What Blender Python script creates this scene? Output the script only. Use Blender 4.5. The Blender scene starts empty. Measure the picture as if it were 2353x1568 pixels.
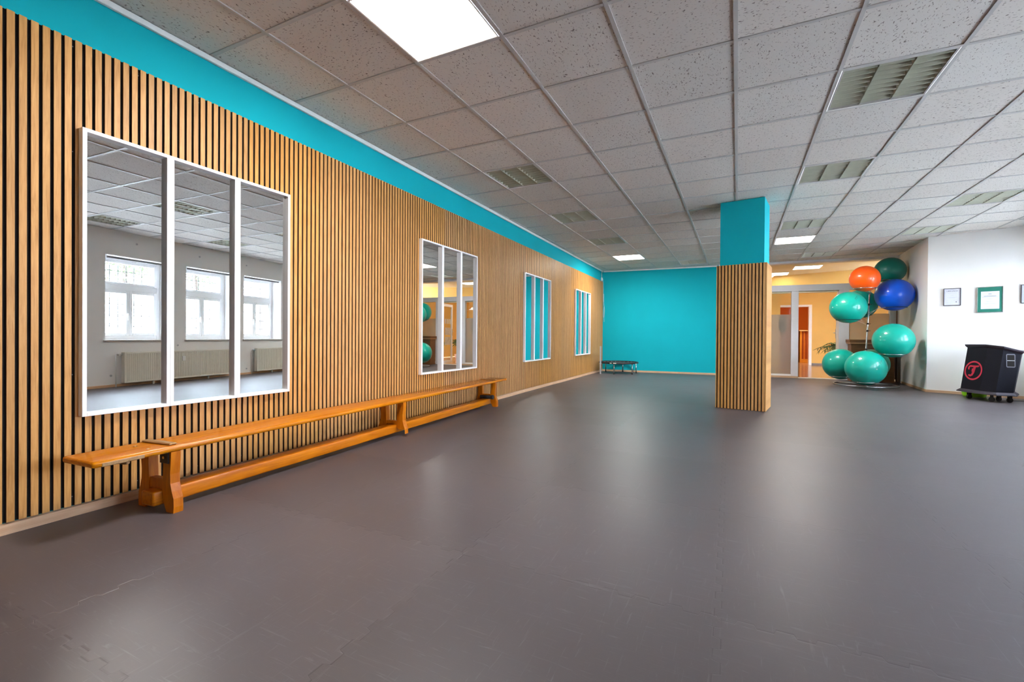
import bpy, math, random
from mathutils import Vector, Matrix
random.seed(7)
C = bpy.context.scene.collection
SC = bpy.context.scene
PI = math.pi

# ------------------------------------------------------------------ camera
cam_d = bpy.data.cameras.new('camera'); cam = bpy.data.objects.new('camera', cam_d); C.objects.link(cam)
cam_d.sensor_fit = 'HORIZONTAL'; cam_d.sensor_width = 36.0
cam_d.lens = 1037.37 / 2353 * 36.0
cam_d.shift_x = -(1195.48 - 1176.5) / 2353
cam_d.shift_y = (778.37 - 784.0) / 2353
cam_d.clip_start = 0.02; cam_d.clip_end = 200
yaw, pitch, roll = -0.4484, -0.0058, 0.0071
fwd = Vector((math.sin(yaw)*math.cos(pitch), math.cos(yaw)*math.cos(pitch), math.sin(pitch)))
right = Vector((math.cos(yaw), -math.sin(yaw), 0)); up = right.cross(fwd)
r2 = math.cos(roll)*right + math.sin(roll)*up; u2 = -math.sin(roll)*right + math.cos(roll)*up
M = Matrix((( r2.x, u2.x, -fwd.x, 3.1504), (r2.y, u2.y, -fwd.y, -2.3760), (r2.z, u2.z, -fwd.z, 0.9326), (0, 0, 0, 1)))
cam.matrix_world = M
SC.camera = cam

# ------------------------------------------------------------------ world and exposure
SKY = 12.8           # daylight outside the windows
PANEL = 18.5         # lit ceiling panels in the room
HALL = 2.9           # lit panels in the corridor
SC.view_settings.view_transform = 'Standard'; SC.view_settings.look = 'None'
SC.view_settings.gamma = 1.0; SC.view_settings.use_curve_mapping = False
SC.view_settings.exposure = 2.18
w = bpy.data.worlds.new('daylight'); SC.world = w; w.use_nodes = True
w.node_tree.nodes['Background'].inputs[0].default_value = (0.78, 0.88, 1.07, 1)
w.node_tree.nodes['Background'].inputs[1].default_value = SKY
SC.cycles.use_denoising = True
SC.cycles.max_bounces = 10; SC.cycles.diffuse_bounces = 6; SC.cycles.glossy_bounces = 6
SC.cycles.transparent_max_bounces = 12
SC.cycles.sample_clamp_indirect = 6.0
SC.cycles.caustics_refractive = False; SC.cycles.caustics_reflective = False

# ------------------------------------------------------------------ room numbers
H = 2.71
TILE = 0.625
TH_L = 0.02405; OL = Vector((0.0688, 0, 0))            # left wall frame: x out of the wall, y along it
TH_B = 0.0483;  OB = Vector((0, 9.6497, 0))            # far wall frame: x along it, -y into the room
TH_C = -0.3995; OC = Vector((6.146, 7.850, 0))         # corner wall frame: x along it, -y into the room
TH_W = -0.1446; OW = Vector((6.615, 1.525, 0))         # window wall frame: y along it, x outwards

def frame(o, th, x, y, z=0.0):
    c, s = math.cos(th), math.sin(th)
    return Vector((o.x + c*x - s*y, o.y + s*x + c*y, z))
def FL(x, y, z=0.0): return frame(OL, TH_L, x, y, z)
def FB(x, y, z=0.0): return frame(OB, TH_B, x, y, z)
def FC(x, y, z=0.0): return frame(OC, TH_C, x, y, z)
def FW(x, y, z=0.0): return frame(OW, TH_W, x, y, z)

# ------------------------------------------------------------------ mesh helpers
class MB:
    def __init__(self): self.v = []; self.f = []; self.m = []; self.sm = []
    def add(self, vs, fs, mi=0, smooth=False, T=None):
        b = len(self.v)
        for p in vs:
            p = Vector(p)
            if T is not None: p = T @ p
            self.v.append(p)
        for f in fs:
            self.f.append([b+i for i in f]); self.m.append(mi); self.sm.append(smooth)
        return self
    def box(self, x0, x1, y0, y1, z0, z1, mi=0, T=None):
        vs = [(x0,y0,z0),(x1,y0,z0),(x1,y1,z0),(x0,y1,z0),(x0,y0,z1),(x1,y0,z1),(x1,y1,z1),(x0,y1,z1)]
        return self.add(vs, [(0,3,2,1),(4,5,6,7),(0,1,5,4),(1,2,6,5),(2,3,7,6),(3,0,4,7)], mi, False, T)
    def cbox(self, x0, x1, y0, y1, z0, z1, c=0.003, mi=0, T=None):
        # box with chamfered edges
        xs=(x0,x1); ys=(y0,y1); zs=(z0,z1); vs=[]; idx={}
        for i in (0,1):
            for j in (0,1):
                for k in (0,1):
                    sx=c*(1-2*i); sy=c*(1-2*j); sz=c*(1-2*k)
                    for a in range(3):
                        p=[xs[i]+sx, ys[j]+sy, zs[k]+sz]; p[a]=(xs[i],ys[j],zs[k])[a]
                        idx[(i,j,k,a)]=len(vs); vs.append(p)
        f=[]
        g=lambda i,j,k,a: idx[(i,j,k,a)]
        f.append([g(0,0,0,0),g(0,0,1,0),g(0,1,1,0),g(0,1,0,0)]); f.append([g(1,0,0,0),g(1,1,0,0),g(1,1,1,0),g(1,0,1,0)])
        f.append([g(0,0,0,1),g(1,0,0,1),g(1,0,1,1),g(0,0,1,1)]); f.append([g(0,1,0,1),g(0,1,1,1),g(1,1,1,1),g(1,1,0,1)])
        f.append([g(0,0,0,2),g(0,1,0,2),g(1,1,0,2),g(1,0,0,2)]); f.append([g(0,0,1,2),g(1,0,1,2),g(1,1,1,2),g(0,1,1,2)])
        for i in (0,1):
            for j in (0,1):
                f.append([g(i,j,0,0),g(i,j,1,0),g(i,j,1,1),g(i,j,0,1)])
                f.append([g(i,0,j,0),g(i,1,j,0),g(i,1,j,2),g(i,0,j,2)])
                f.append([g(0,i,j,1),g(1,i,j,1),g(1,i,j,2),g(0,i,j,2)])
        for i in (0,1):
            for j in (0,1):
                for k in (0,1): f.append([g(i,j,k,0),g(i,j,k,1),g(i,j,k,2)])
        return self.add(vs, f, mi, False, T)
    def prism(self, poly, z0, z1, mi=0, T=None, smooth=False):
        n=len(poly)
        vs=[(x,y,z0) for x,y in poly]+[(x,y,z1) for x,y in poly]
        fs=[tuple(reversed(range(n))), tuple(range(n,2*n))]+[(i,(i+1)%n,n+(i+1)%n,n+i) for i in range(n)]
        return self.add(vs, fs, mi, smooth, T)
    def sph(self, c, r, nu=32, nv=20, sq=1.0, mi=0):
        vs=[(c[0],c[1],c[2]+r*sq)]; fs=[]
        for j in range(1,nv):
            t=PI*j/nv
            for i in range(nu):
                a=2*PI*i/nu; vs.append((c[0]+r*math.sin(t)*math.cos(a), c[1]+r*math.sin(t)*math.sin(a), c[2]+r*sq*math.cos(t)))
        vs.append((c[0],c[1],c[2]-r*sq)); L=len(vs)-1
        for i in range(nu):
            j=(i+1)%nu
            fs.append((0,1+i,1+j)); fs.append((L,1+(nv-2)*nu+j,1+(nv-2)*nu+i))
            for k in range(nv-2):
                a=1+k*nu; fs.append((a+i,a+nu+i,a+nu+j,a+j))
        return self.add(vs, fs, mi, True)
    def tube(self, pts, r, n=10, mi=0, closed=False, cap=True):
        pts=[Vector(p) for p in pts]; m=len(pts); rings=[]; vs=[]; fs=[]
        rr = r if isinstance(r,(list,tuple)) else [r]*m
        prev=None
        for i,p in enumerate(pts):
            if closed: d=(pts[(i+1)%m]-pts[i-1])
            else: d=(pts[min(i+1,m-1)]-pts[max(i-1,0)])
            d.normalize()
            if prev is None:
                a=Vector((0,0,1)) if abs(d.z)<0.9 else Vector((1,0,0)); u=d.cross(a).normalized()
            else:
                u=prev-d*prev.dot(d); u.normalize()
            prev=u; v=d.cross(u)
            for k in range(n):
                t=2*PI*k/n; vs.append(p+u*(rr[i]*math.cos(t))+v*(rr[i]*math.sin(t)))
        seg = m if closed else m-1
        for i in range(seg):
            j=(i+1)%m
            for k in range(n):
                l=(k+1)%n; fs.append((i*n+k,i*n+l,j*n+l,j*n+k))
        self.add(vs,fs,mi,True)
        if cap and not closed:
            b=len(self.v)-len(vs)
            self.f.append([b+k for k in reversed(range(n))]); self.m.append(mi); self.sm.append(False)
            self.f.append([b+(m-1)*n+k for k in range(n)]); self.m.append(mi); self.sm.append(False)
        return self
    def disc(self, c, r, h, ax='z', n=24, mi=0, r2=None):
        r2 = r if r2 is None else r2
        vs=[]
        for q,rad in ((0,r),(h,r2)):
            for k in range(n):
                a=2*PI*k/n; x,y=rad*math.cos(a),rad*math.sin(a)
                vs.append({'z':(c[0]+x,c[1]+y,c[2]+q),'x':(c[0]+q,c[1]+x,c[2]+y),'y':(c[0]+y,c[1]+q,c[2]+x)}[ax])
        fs=[tuple(reversed(range(n))),tuple(range(n,2*n))]
        self.add(vs,fs,mi,False); b=len(self.v)-2*n
        for k in range(n):
            self.f.append([b+k,b+(k+1)%n,b+n+(k+1)%n,b+n+k]); self.m.append(mi); self.sm.append(True)
        return self
    def sweep(self, prof, y0, y1, mi=0, T=None):   # closed profile in x,z swept along y
        n=len(prof)
        vs=[(x,y0,z) for x,z in prof]+[(x,y1,z) for x,z in prof]
        fs=[tuple(range(n)), tuple(reversed(range(n,2*n)))]+[(i,n+i,n+(i+1)%n,(i+1)%n) for i in range(n)]
        return self.add(vs, fs, mi, False, T)

def obj(name, mb, mats, parent=None):
    me = bpy.data.meshes.new(name)
    me.from_pydata([tuple(p) for p in mb.v], [], mb.f)
    if not isinstance(mats, (list,tuple)): mats=[mats]
    for m in mats: me.materials.append(m)
    for p,mi,s in zip(me.polygons, mb.m, mb.sm): p.material_index=mi; p.use_smooth=s
    me.validate(); me.update()
    import bmesh
    bm=bmesh.new(); bm.from_mesh(me); bmesh.ops.recalc_face_normals(bm, faces=bm.faces); bm.to_mesh(me); bm.free()
    o = bpy.data.objects.new(name, me); C.objects.link(o)
    if parent is not None: o.parent = parent
    return o
def tag(o, label, cat, group=None):
    o['label']=label; o['category']=cat
    if group: o['group']=group
    return o
def thing(name, label, cat, loc=(0,0,0), rz=0.0, group=None):
    o=bpy.data.objects.new(name, None); o.empty_display_size=0.05; C.objects.link(o)
    o.location=loc; o.rotation_euler=(0,0,rz)
    return tag(o,label,cat,group)
def struct(name, mb, mats, loc=(0,0,0), rz=0.0, parent=None):
    o=obj(name,mb,mats,parent)
    if parent is None:
        o.location=loc; o.rotation_euler=(0,0,rz); o['kind']='structure'
    return o
def copy_tree(o, parent=None):
    c=o.copy(); C.objects.link(c)
    if parent is not None: c.parent=parent
    for ch in list(o.children): copy_tree(ch, c)
    return c
def text_mb(body, size, T, mi=0, depth=0.0):
    cu=bpy.data.curves.new('lettering','FONT'); cu.body=body; cu.size=size; cu.align_x='CENTER'; cu.align_y='CENTER'; cu.extrude=depth
    o=bpy.data.objects.new('lettering',cu); C.objects.link(o)
    dg=bpy.context.evaluated_depsgraph_get(); me=bpy.data.meshes.new_from_object(o.evaluated_get(dg))
    mb=MB(); mb.add([v.co[:] for v in me.vertices],[tuple(p.vertices) for p in me.polygons],mi,False,T)
    bpy.data.objects.remove(o); bpy.data.curves.remove(cu); bpy.data.meshes.remove(me)
    return mb

# ------------------------------------------------------------------ material helpers
class G:
    def __init__(self, name):
        self.mat=bpy.data.materials.new(name); self.mat.use_nodes=True
        self.nt=self.mat.node_tree; self.nt.nodes.clear()
        self.out=self.n('ShaderNodeOutputMaterial')
    def n(self,t,**kw):
        x=self.nt.nodes.new(t)
        for k,v in kw.items(): setattr(x,k,v)
        return x
    def set(self,sock,val):
        if isinstance(val,bpy.types.NodeSocket): self.nt.links.new(val,sock)
        elif isinstance(val,(tuple,list)) and len(val)==3 and sock.type=='RGBA': sock.default_value=(*val,1)
        else: sock.default_value=val
    def m(self,op,a,b=None,c=None,clamp=False):
        x=self.n('ShaderNodeMath',operation=op,use_clamp=clamp); self.set(x.inputs[0],a)
        if b is not None: self.set(x.inputs[1],b)
        if c is not None: self.set(x.inputs[2],c)
        return x.outputs[0]
    def coord(self,kind='Object'):
        return self.n('ShaderNodeTexCoord').outputs[kind]
    def sep(self,v):
        x=self.n('ShaderNodeSeparateXYZ'); self.set(x.inputs[0],v); return x.outputs
    def comb(self,a,b,c=0.0):
        x=self.n('ShaderNodeCombineXYZ'); self.set(x.inputs[0],a); self.set(x.inputs[1],b); self.set(x.inputs[2],c); return x.outputs[0]
    def mapv(self,v,scale=(1,1,1),loc=(0,0,0),rot=(0,0,0)):
        x=self.n('ShaderNodeMapping'); self.set(x.inputs[0],v); x.inputs[1].default_value=loc; x.inputs[2].default_value=rot; x.inputs[3].default_value=scale; return x.outputs[0]
    def noise(self,v,scale=5,detail=2,rough=.5,dist=0.0):
        x=self.n('ShaderNodeTexNoise'); self.set(x.inputs['Vector'],v); x.inputs['Scale'].default_value=scale; x.inputs['Detail'].default_value=detail
        x.inputs['Roughness'].default_value=rough; x.inputs['Distortion'].default_value=dist; return x.outputs['Fac']
    def white(self,v):
        x=self.n('ShaderNodeTexWhiteNoise',noise_dimensions='3D'); self.set(x.inputs['Vector'],v); return x.outputs['Value']
    def ramp(self,f,stops):
        x=self.n('ShaderNodeValToRGB'); self.set(x.inputs[0],f); cr=x.color_ramp
        while len(cr.elements)<len(stops): cr.elements.new(.5)
        for e,(p,c) in zip(cr.elements,stops):
            e.position=p; e.color=(*c,1) if len(c)==3 else c
        return x.outputs[0]
    def mix(self,f,a,b,blend='MIX'):
        x=self.n('ShaderNodeMix',data_type='RGBA',blend_type=blend); self.set(x.inputs[0],f); self.set(x.inputs[6],a); self.set(x.inputs[7],b); return x.outputs[2]
    def bump(self,h,strength=.3,dist=.002):
        x=self.n('ShaderNodeBump'); x.inputs['Strength'].default_value=strength; x.inputs['Distance'].default_value=dist; self.set(x.inputs['Height'],h); return x.outputs[0]
    def bsdf(self,color,rough=.5,metal=0.0,normal=None,spec=.5,coat=0.0,coat_r=.05,**kw):
        b=self.n('ShaderNodeBsdfPrincipled'); self.set(b.inputs['Base Color'],color); self.set(b.inputs['Roughness'],rough); self.set(b.inputs['Metallic'],metal)
        b.inputs['Specular IOR Level'].default_value=spec; b.inputs['Coat Weight'].default_value=coat; b.inputs['Coat Roughness'].default_value=coat_r
        if normal is not None: self.set(b.inputs['Normal'],normal)
        self.nt.links.new(b.outputs[0],self.out.inputs[0]); self.b=b; return self.mat

def simple(name,col,rough=.5,metal=0.0,var=0.06,scale=12,**kw):
    g=G(name); v=g.coord()
    f=g.noise(v,scale,3)
    c2=tuple(max(0,c*(1-var)) for c in col); c1=tuple(min(1,c*(1+var)) for c in col)
    return g.bsdf(g.ramp(f,[(.3,c2),(.7,c1)]),rough,metal,**kw)
def emis(name,col,strength):
    g=G(name); e=g.n('ShaderNodeEmission'); e.inputs[0].default_value=(*col,1); e.inputs[1].default_value=strength
    g.nt.links.new(e.outputs[0],g.out.inputs[0]); return g.mat
def wood(name,a,b,axis='y',rough=.35,scale=1.0,coat=0.0,stretch=14,bump=.08,spec=.5):
    g=G(name); v=g.coord()
    s={'x':(1,stretch,stretch),'y':(stretch,1,stretch),'z':(stretch,stretch,1)}[axis]
    v=g.mapv(v,tuple(q*scale for q in s))
    f=g.noise(v,3.0,5,.6,.6); f2=g.noise(v,14,3,.7)
    f3=g.m('ADD',g.m('MULTIPLY',f,.75),g.m('MULTIPLY',f2,.25))
    mid=tuple((x+y)/2 for x,y in zip(a,b))
    return g.bsdf(g.ramp(f3,[(.32,a),(.5,mid),(.68,b)]),rough,normal=g.bump(f3,bump,.002),coat=coat,coat_r=.12,spec=spec)
def plaster(name,col,var=.03,bump=.15,scale=60,rough=.85):
    g=G(name); v=g.coord(); f=g.noise(v,scale,4,.6); f2=g.noise(v,2.0,2)
    c2=tuple(c*(1-var) for c in col); c1=tuple(min(1,c*(1+var)) for c in col)
    return g.bsdf(g.ramp(f2,[(.3,c2),(.7,c1)]),rough,normal=g.bump(f,bump,.003),spec=.25)

# ------------------------------------------------------------------ materials
m_teal = plaster('teal_paint',(0.002,0.385,0.445),var=.03,bump=.12)
m_white = plaster('white_plaster',(0.84,0.825,0.81),var=.02,bump=.35,scale=45)
m_trim = simple('white_trim',(0.80,0.79,0.77),.5,var=.02)
m_frame = simple('white_lacquer',(0.90,0.89,0.90),.35,var=.01)
m_pine = wood('pine_board',(0.58,0.33,0.19),(0.74,0.49,0.31),'y',.5,spec=.3)
m_pinex = wood('pine_board_across',(0.50,0.30,0.17),(0.66,0.45,0.29),'x',.5)
m_felt = simple('black_felt',(0.010,0.007,0.006),.95,scale=200,var=.3)
m_black = simple('black_plastic',(0.012,0.011,0.013),.45,var=.2)
m_rubber = simple('black_rubber',(0.015,0.014,0.015),.75,var=.2)
m_chrome = simple('chrome',(0.72,0.73,0.75),.18,1.0,var=.02)
m_steel = simple('brushed_steel',(0.55,0.55,0.56),.35,1.0,var=.05)
m_greymetal = simple('grey_metal',(0.48,0.48,0.51),.45,.2,var=.04)

def mat_slats(name='oak_slats', axis='y', seed=0.0):
    g=G(name); v=g.coord(); x,y,z=g.sep(v)
    a=y if axis=='y' else x
    idn=g.m('FLOOR',g.m('DIVIDE',g.m('ADD',a,1.5785+4.0),.04))
    pan=g.m('FLOOR',g.m('DIVIDE',g.m('ADD',a,1.5785+6.0),.60))
    r=g.white(g.comb(idn,3.1+seed,0.0)); rp=g.white(g.comb(pan,11.7+seed,0.0))
    gv=g.comb(g.m('MULTIPLY',a,34.0),g.m('MULTIPLY',z,2.2),g.m('MULTIPLY',idn,3.77))
    f=g.noise(gv,1.6,5,.62,1.4); f2=g.noise(g.comb(g.m('MULTIPLY',a,260.0),g.m('MULTIPLY',z,9.0),idn),1.0,2)
    f3=g.m('ADD',g.m('MULTIPLY',f,.7),g.m('MULTIPLY',f2,.3))
    base=g.ramp(f3,[(.30,(0.41,0.175,0.040)),(.5,(0.57,0.275,0.075)),(.72,(0.68,0.355,0.112))])
    t=g.m('ADD',g.m('ADD',.86,g.m('MULTIPLY',r,.20)),g.m('MULTIPLY',rp,.10))
    x2=g.n('ShaderNodeHueSaturation'); g.set(x2.inputs['Color'],base); g.set(x2.inputs['Value'],t); g.set(x2.inputs['Saturation'],g.m('ADD',.92,g.m('MULTIPLY',rp,.12)))
    return g.bsdf(x2.outputs[0],.45,normal=g.bump(f3,.06,.001),spec=.3)
m_slat = mat_slats()
m_slatx = mat_slats('oak_slats_pillar','x',5.0)

def mat_ceiling():
    g=G('mineral_fibre_tiles'); v=g.coord(); x,y,z=g.sep(v)
    ix=g.m('FLOOR',g.m('DIVIDE',x,TILE)); iy=g.m('FLOOR',g.m('DIVIDE',y,TILE))
    r=g.white(g.comb(ix,iy,.5)); r2=g.white(g.comb(ix,iy,7.5))
    sw=g.m('GREATER_THAN',r,.45)
    a=g.m('ADD',g.m('MULTIPLY',x,sw),g.m('MULTIPLY',y,g.m('SUBTRACT',1.0,sw)))
    b=g.m('ADD',g.m('MULTIPLY',y,sw),g.m('MULTIPLY',x,g.m('SUBTRACT',1.0,sw)))
    wob=g.noise(v,22,2)
    v2=g.comb(g.m('ADD',g.m('MULTIPLY',a,150.0),g.m('MULTIPLY',wob,7.0)),g.m('MULTIPLY',b,50.0),g.m('MULTIPLY',r2,40.0))
    f=g.noise(v2,1.0,1.5,.5)
    pits=g.m('SUBTRACT',1.0,g.m('MULTIPLY',g.m('SUBTRACT',f,.63),16.0,clamp=True)); 
    dots=g.noise(g.mapv(v,(1,1,1)),420,1)
    pd=g.m('SUBTRACT',1.0,g.m('MULTIPLY',g.m('SUBTRACT',dots,.68),6.0,clamp=True))
    pm=g.m('MULTIPLY',pits,g.m('ADD',.6,g.m('MULTIPLY',pd,.4)))
    tone=g.m('ADD',.93,g.m('MULTIPLY',r2,.09))
    tint=g.mix(r,(0.710,0.655,0.605),(0.700,0.670,0.630))
    col=g.mix(pm,(0.24,0.20,0.18),tint)
    hs=g.n('ShaderNodeHueSaturation'); g.set(hs.inputs['Color'],col); g.set(hs.inputs['Value'],tone)
    return g.bsdf(hs.outputs[0],.95,normal=g.bump(pm,.25,.003),spec=.1)
m_ceil = mat_ceiling()
m_tbar = simple('ceiling_rail_paint',(0.50,0.48,0.46),.45,var=.04)

def mat_floor():
    g=G('puzzle_mat_floor'); v=g.coord(); x0,y0,z=g.sep(v)
    x=g.m('ADD',g.m('SUBTRACT',x0,3.087),g.m('MULTIPLY',y0,.017)); y=g.m('SUBTRACT',g.m('SUBTRACT',y0,.25),g.m('MULTIPLY',x0,.003))
    def tooth(t,per):
        s=g.m('SINE',g.m('MULTIPLY',t,2*PI/per)); s=g.m('MULTIPLY',s,5.0); s=g.m('MAXIMUM',g.m('MINIMUM',s,1.0),-1.0); return g.m('MULTIPLY',s,.011)
    def seam(a,b):
        q=g.m('ADD',a,tooth(b,.1111)); fr=g.m('SUBTRACT',q,g.m('ROUND',q)); return g.m('ABSOLUTE',fr), q
    dx,qx=seam(x,y); dy,qy=seam(y,x)
    ix=g.m('FLOOR',g.m('ADD',qx,.0)); iy=g.m('FLOOR',g.m('ADD',qy,.0))
    r=g.white(g.comb(ix,iy,2.5))
    d=g.m('MINIMUM',dx,dy)
    gap=g.noise(v,5.5,3)
    wid=g.m('ADD',.0002,g.m('MULTIPLY',g.m('SUBTRACT',gap,.42,clamp=True),.010))
    line=g.m('LESS_THAN',d,wid)
    soft=g.m('SUBTRACT',1.0,g.m('DIVIDE',d,.006),clamp=True)
    sc1=g.noise(g.mapv(v,(1.2,16,1),rot=(0,0,.9)),2.2,4,.7,2.2); sc2=g.noise(g.mapv(v,(18,1.4,1),rot=(0,0,.75)),2.0,4,.7,2.2)
    sc3=g.noise(g.mapv(v,(1.0,22,1),rot=(0,0,-.35)),3.0,4,.7,2.5)
    scm=g.m('MAXIMUM',g.m('MAXIMUM',g.m('MULTIPLY',g.m('SUBTRACT',sc1,.60),5.0,clamp=True),g.m('MULTIPLY',g.m('SUBTRACT',sc2,.60),5.0,clamp=True)),g.m('MULTIPLY',g.m('SUBTRACT',sc3,.61),5.0,clamp=True))
    big=g.noise(v,1.1,4,.6)
    base=g.mix(big,(0.071,0.059,0.062),(0.101,0.086,0.093))
    base=g.mix(g.m('MULTIPLY',scm,.42),base,(0.23,0.22,0.24))
    tone=g.m('ADD',.93,g.m('MULTIPLY',r,.16))
    hs=g.n('ShaderNodeHueSaturation'); g.set(hs.inputs['Color'],base); g.set(hs.inputs['Value'],tone)
    col=g.mix(g.m('MULTIPLY',line,.6),hs.outputs[0],(0.035,0.030,0.030))
    fine=g.noise(v,230,2)
    rough=g.m('ADD',.36,g.m('ADD',g.m('MULTIPLY',big,.12),g.m('MULTIPLY',scm,.10)))
    hgt=g.m('ADD',g.m('SUBTRACT',g.m('MULTIPLY',fine,.14),g.m('MULTIPLY',soft,.8)),g.m('MULTIPLY',r,.5))
    return g.bsdf(col,rough,normal=g.bump(hgt,.25,.002),spec=.40)
m_floor = mat_floor()

def mat_mirror():
    g=G('mirror_glass'); return g.bsdf((0.94,0.955,0.95),0.0,1.0)
m_mirror = mat_mirror()
def mat_glass(name,tint=(1,1,1),gl=.12,rough=0.0,trans=1.0,diff=None):
    g=G(name); tr=g.n('ShaderNodeBsdfTransparent'); tr.inputs[0].default_value=(*tint,1)
    gs=g.n('ShaderNodeBsdfGlossy'); gs.inputs['Roughness'].default_value=rough
    fr=g.n('ShaderNodeLayerWeight'); fac=g.m('ADD',.025,g.m('MULTIPLY',g.m('POWER',fr.outputs['Facing'],5.0),.6))
    mx=g.n('ShaderNodeMixShader'); g.nt.links.new(fac,mx.inputs[0]); g.nt.links.new(tr.outputs[0],mx.inputs[1]); g.nt.links.new(gs.outputs[0],mx.inputs[2])
    g.nt.links.new(mx.outputs[0],g.out.inputs[0]); return g.mat
m_glass = mat_glass('clear_glass',(.97,.99,.98))
def mat_frost():
    g=G('frosted_film'); v=g.coord(); f=g.noise(v,3,2)
    d=g.n('ShaderNodeBsdfDiffuse'); d.inputs[0].default_value=(.66,.63,.58,1)
    t=g.n('ShaderNodeBsdfTranslucent'); t.inputs[0].default_value=(.80,.76,.68,1)
    r=g.n('ShaderNodeBsdfRefraction'); r.inputs['Color'].default_value=(.85,.83,.78,1); r.inputs['Roughness'].default_value=.24; r.inputs['IOR'].default_value=1.02
    m1=g.n('ShaderNodeMixShader'); g.set(m1.inputs[0],g.m('ADD',.42,g.m('MULTIPLY',f,.06))); g.nt.links.new(d.outputs[0],m1.inputs[1]); g.nt.links.new(t.outputs[0],m1.inputs[2])
    m2=g.n('ShaderNodeMixShader'); m2.inputs[0].default_value=.50; g.nt.links.new(m1.outputs[0],m2.inputs[1]); g.nt.links.new(r.outputs[0],m2.inputs[2])
    g.nt.links.new(m2.outputs[0],g.out.inputs[0]); return g.mat
m_frost = mat_frost()
m_panel = emis('lit_diffuser',(1.0,0.955,0.90),PANEL)
m_hallpanel = emis('lit_hall_diffuser',(1.0,0.90,0.76),HALL)
m_lampframe = simple('lamp_frame',(0.82,0.80,0.78),.4,var=.02)
m_louvre = simple('louvre_aluminium',(0.50,0.50,0.40),.40,.25,var=.05)
m_tube = simple('unlit_tube',(0.80,0.80,0.78),.4,var=.02)
m_yellow = plaster('yellow_paint',(0.79,0.52,0.165),bump=.1)
m_cream = plaster('cream_ceiling',(0.80,0.68,0.46),bump=.05)
m_orange = plaster('orange_paint',(0.62,0.16,0.02),bump=.05)
m_grey = simple('grey_frame_paint',(0.74,0.73,0.76),.5,var=.02)
m_whitep = simple('white_door_paint',(0.84,0.82,0.80),.4,var=.02)
m_parquet = wood('hall_parquet',(0.30,0.17,0.10),(0.48,0.30,0.19),'x',.16,scale=1.5)
m_desk = wood('dark_walnut',(0.13,0.050,0.014),(0.24,0.10,0.030),'x',.45)
m_desktop = wood('oak_edge',(0.40,0.20,0.08),(0.55,0.30,0.13),'x',.4)
m_bench = wood('varnished_pine',(0.42,0.100,0.0008),(0.70,0.215,0.002),'y',.30,scale=.9,coat=.0,stretch=18,bump=.03,spec=.3)
m_bencht = wood('varnished_pine_top',(0.48,0.125,0.0008),(0.76,0.26,0.002),'y',.20,scale=.8,coat=.0,stretch=18,bump=.02,spec=.3)
m_benchz = wood('varnished_pine_leg',(0.38,0.085,0.0008),(0.64,0.195,0.002),'z',.34,scale=1.1,coat=.0,stretch=10,bump=.03,spec=.3)
m_worn = wood('worn_batten',(0.24,0.12,0.04),(0.46,0.27,0.11),'x',.6)
m_brass = simple('brass_bolt',(0.75,0.52,0.20),.3,1.0)

# ================================================================== the room shell
def isect(p, d, q, e):      # 2D line intersection
    den = d.x*e.y - d.y*e.x; t = ((q.x-p.x)*e.y - (q.y-p.y)*e.x)/den
    return Vector((p.x+d.x*t, p.y+d.y*t, 0))
uW = FW(0,1)-FW(0,0); uC = FC(1,0)-FC(0,0); uL = FL(0,1)-FL(0,0)
YF = -4.5
P_wc = isect(OW, uW, OC, uC)                      # window wall meets corner wall
P_wf = isect(OW, uW, Vector((0,YF,0)), Vector((1,0,0)))
P_lf = isect(OL, uL, Vector((0,YF,0)), Vector((1,0,0)))
P_lb = isect(OL, uL, OB, FB(1,0)-FB(0,0))
P_rb = FB(6.27, 0)                                # recess wall meets partition line
sW_end = (P_wc-OW).length; sW_start = -(P_wf-OW).length
sL_end = (P_lb-OL).length
xB_l = -(P_lb-OB).length

CR = .62                                           # corridor extends beyond
def clip(poly, reg):
    out = poly
    n = len(reg)
    for i in range(n):
        a, b = reg[i], reg[(i+1) % n]; ex, ey = b[0]-a[0], b[1]-a[1]
        inp = out; out = []
        if not inp: return []
        for k in range(len(inp)):
            p, q = inp[k], inp[(k+1) % len(inp)]
            sp = ex*(p[1]-a[1]) - ey*(p[0]-a[0]); sq = ex*(q[1]-a[1]) - ey*(q[0]-a[0])
            if sp >= 0: out.append(p)
            if (sp >= 0) != (sq >= 0):
                t = sp/(sp-sq); out.append((p[0]+t*(q[0]-p[0]), p[1]+t*(q[1]-p[1])))
    return out
P_split = FL(0, 8.2)
REG = [[(P_lf.x,P_lf.y),(P_wf.x,P_wf.y),(P_wc.x,P_wc.y),(OC.x,OC.y),(P_split.x,P_split.y)],
       [(P_split.x,P_split.y),(OC.x,OC.y),(P_rb.x,P_rb.y),(P_lb.x,P_lb.y)]]

# floor
mb = MB(); mb.prism([(-.6,YF-.2),(9,YF-.2),(9,9.6),(6.6,10.0),tuple(FB(6.5,.03)[:2]),tuple(FB(-.4,.03)[:2])], -.05, 0)
struct('floor', mb, m_floor)

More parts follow.
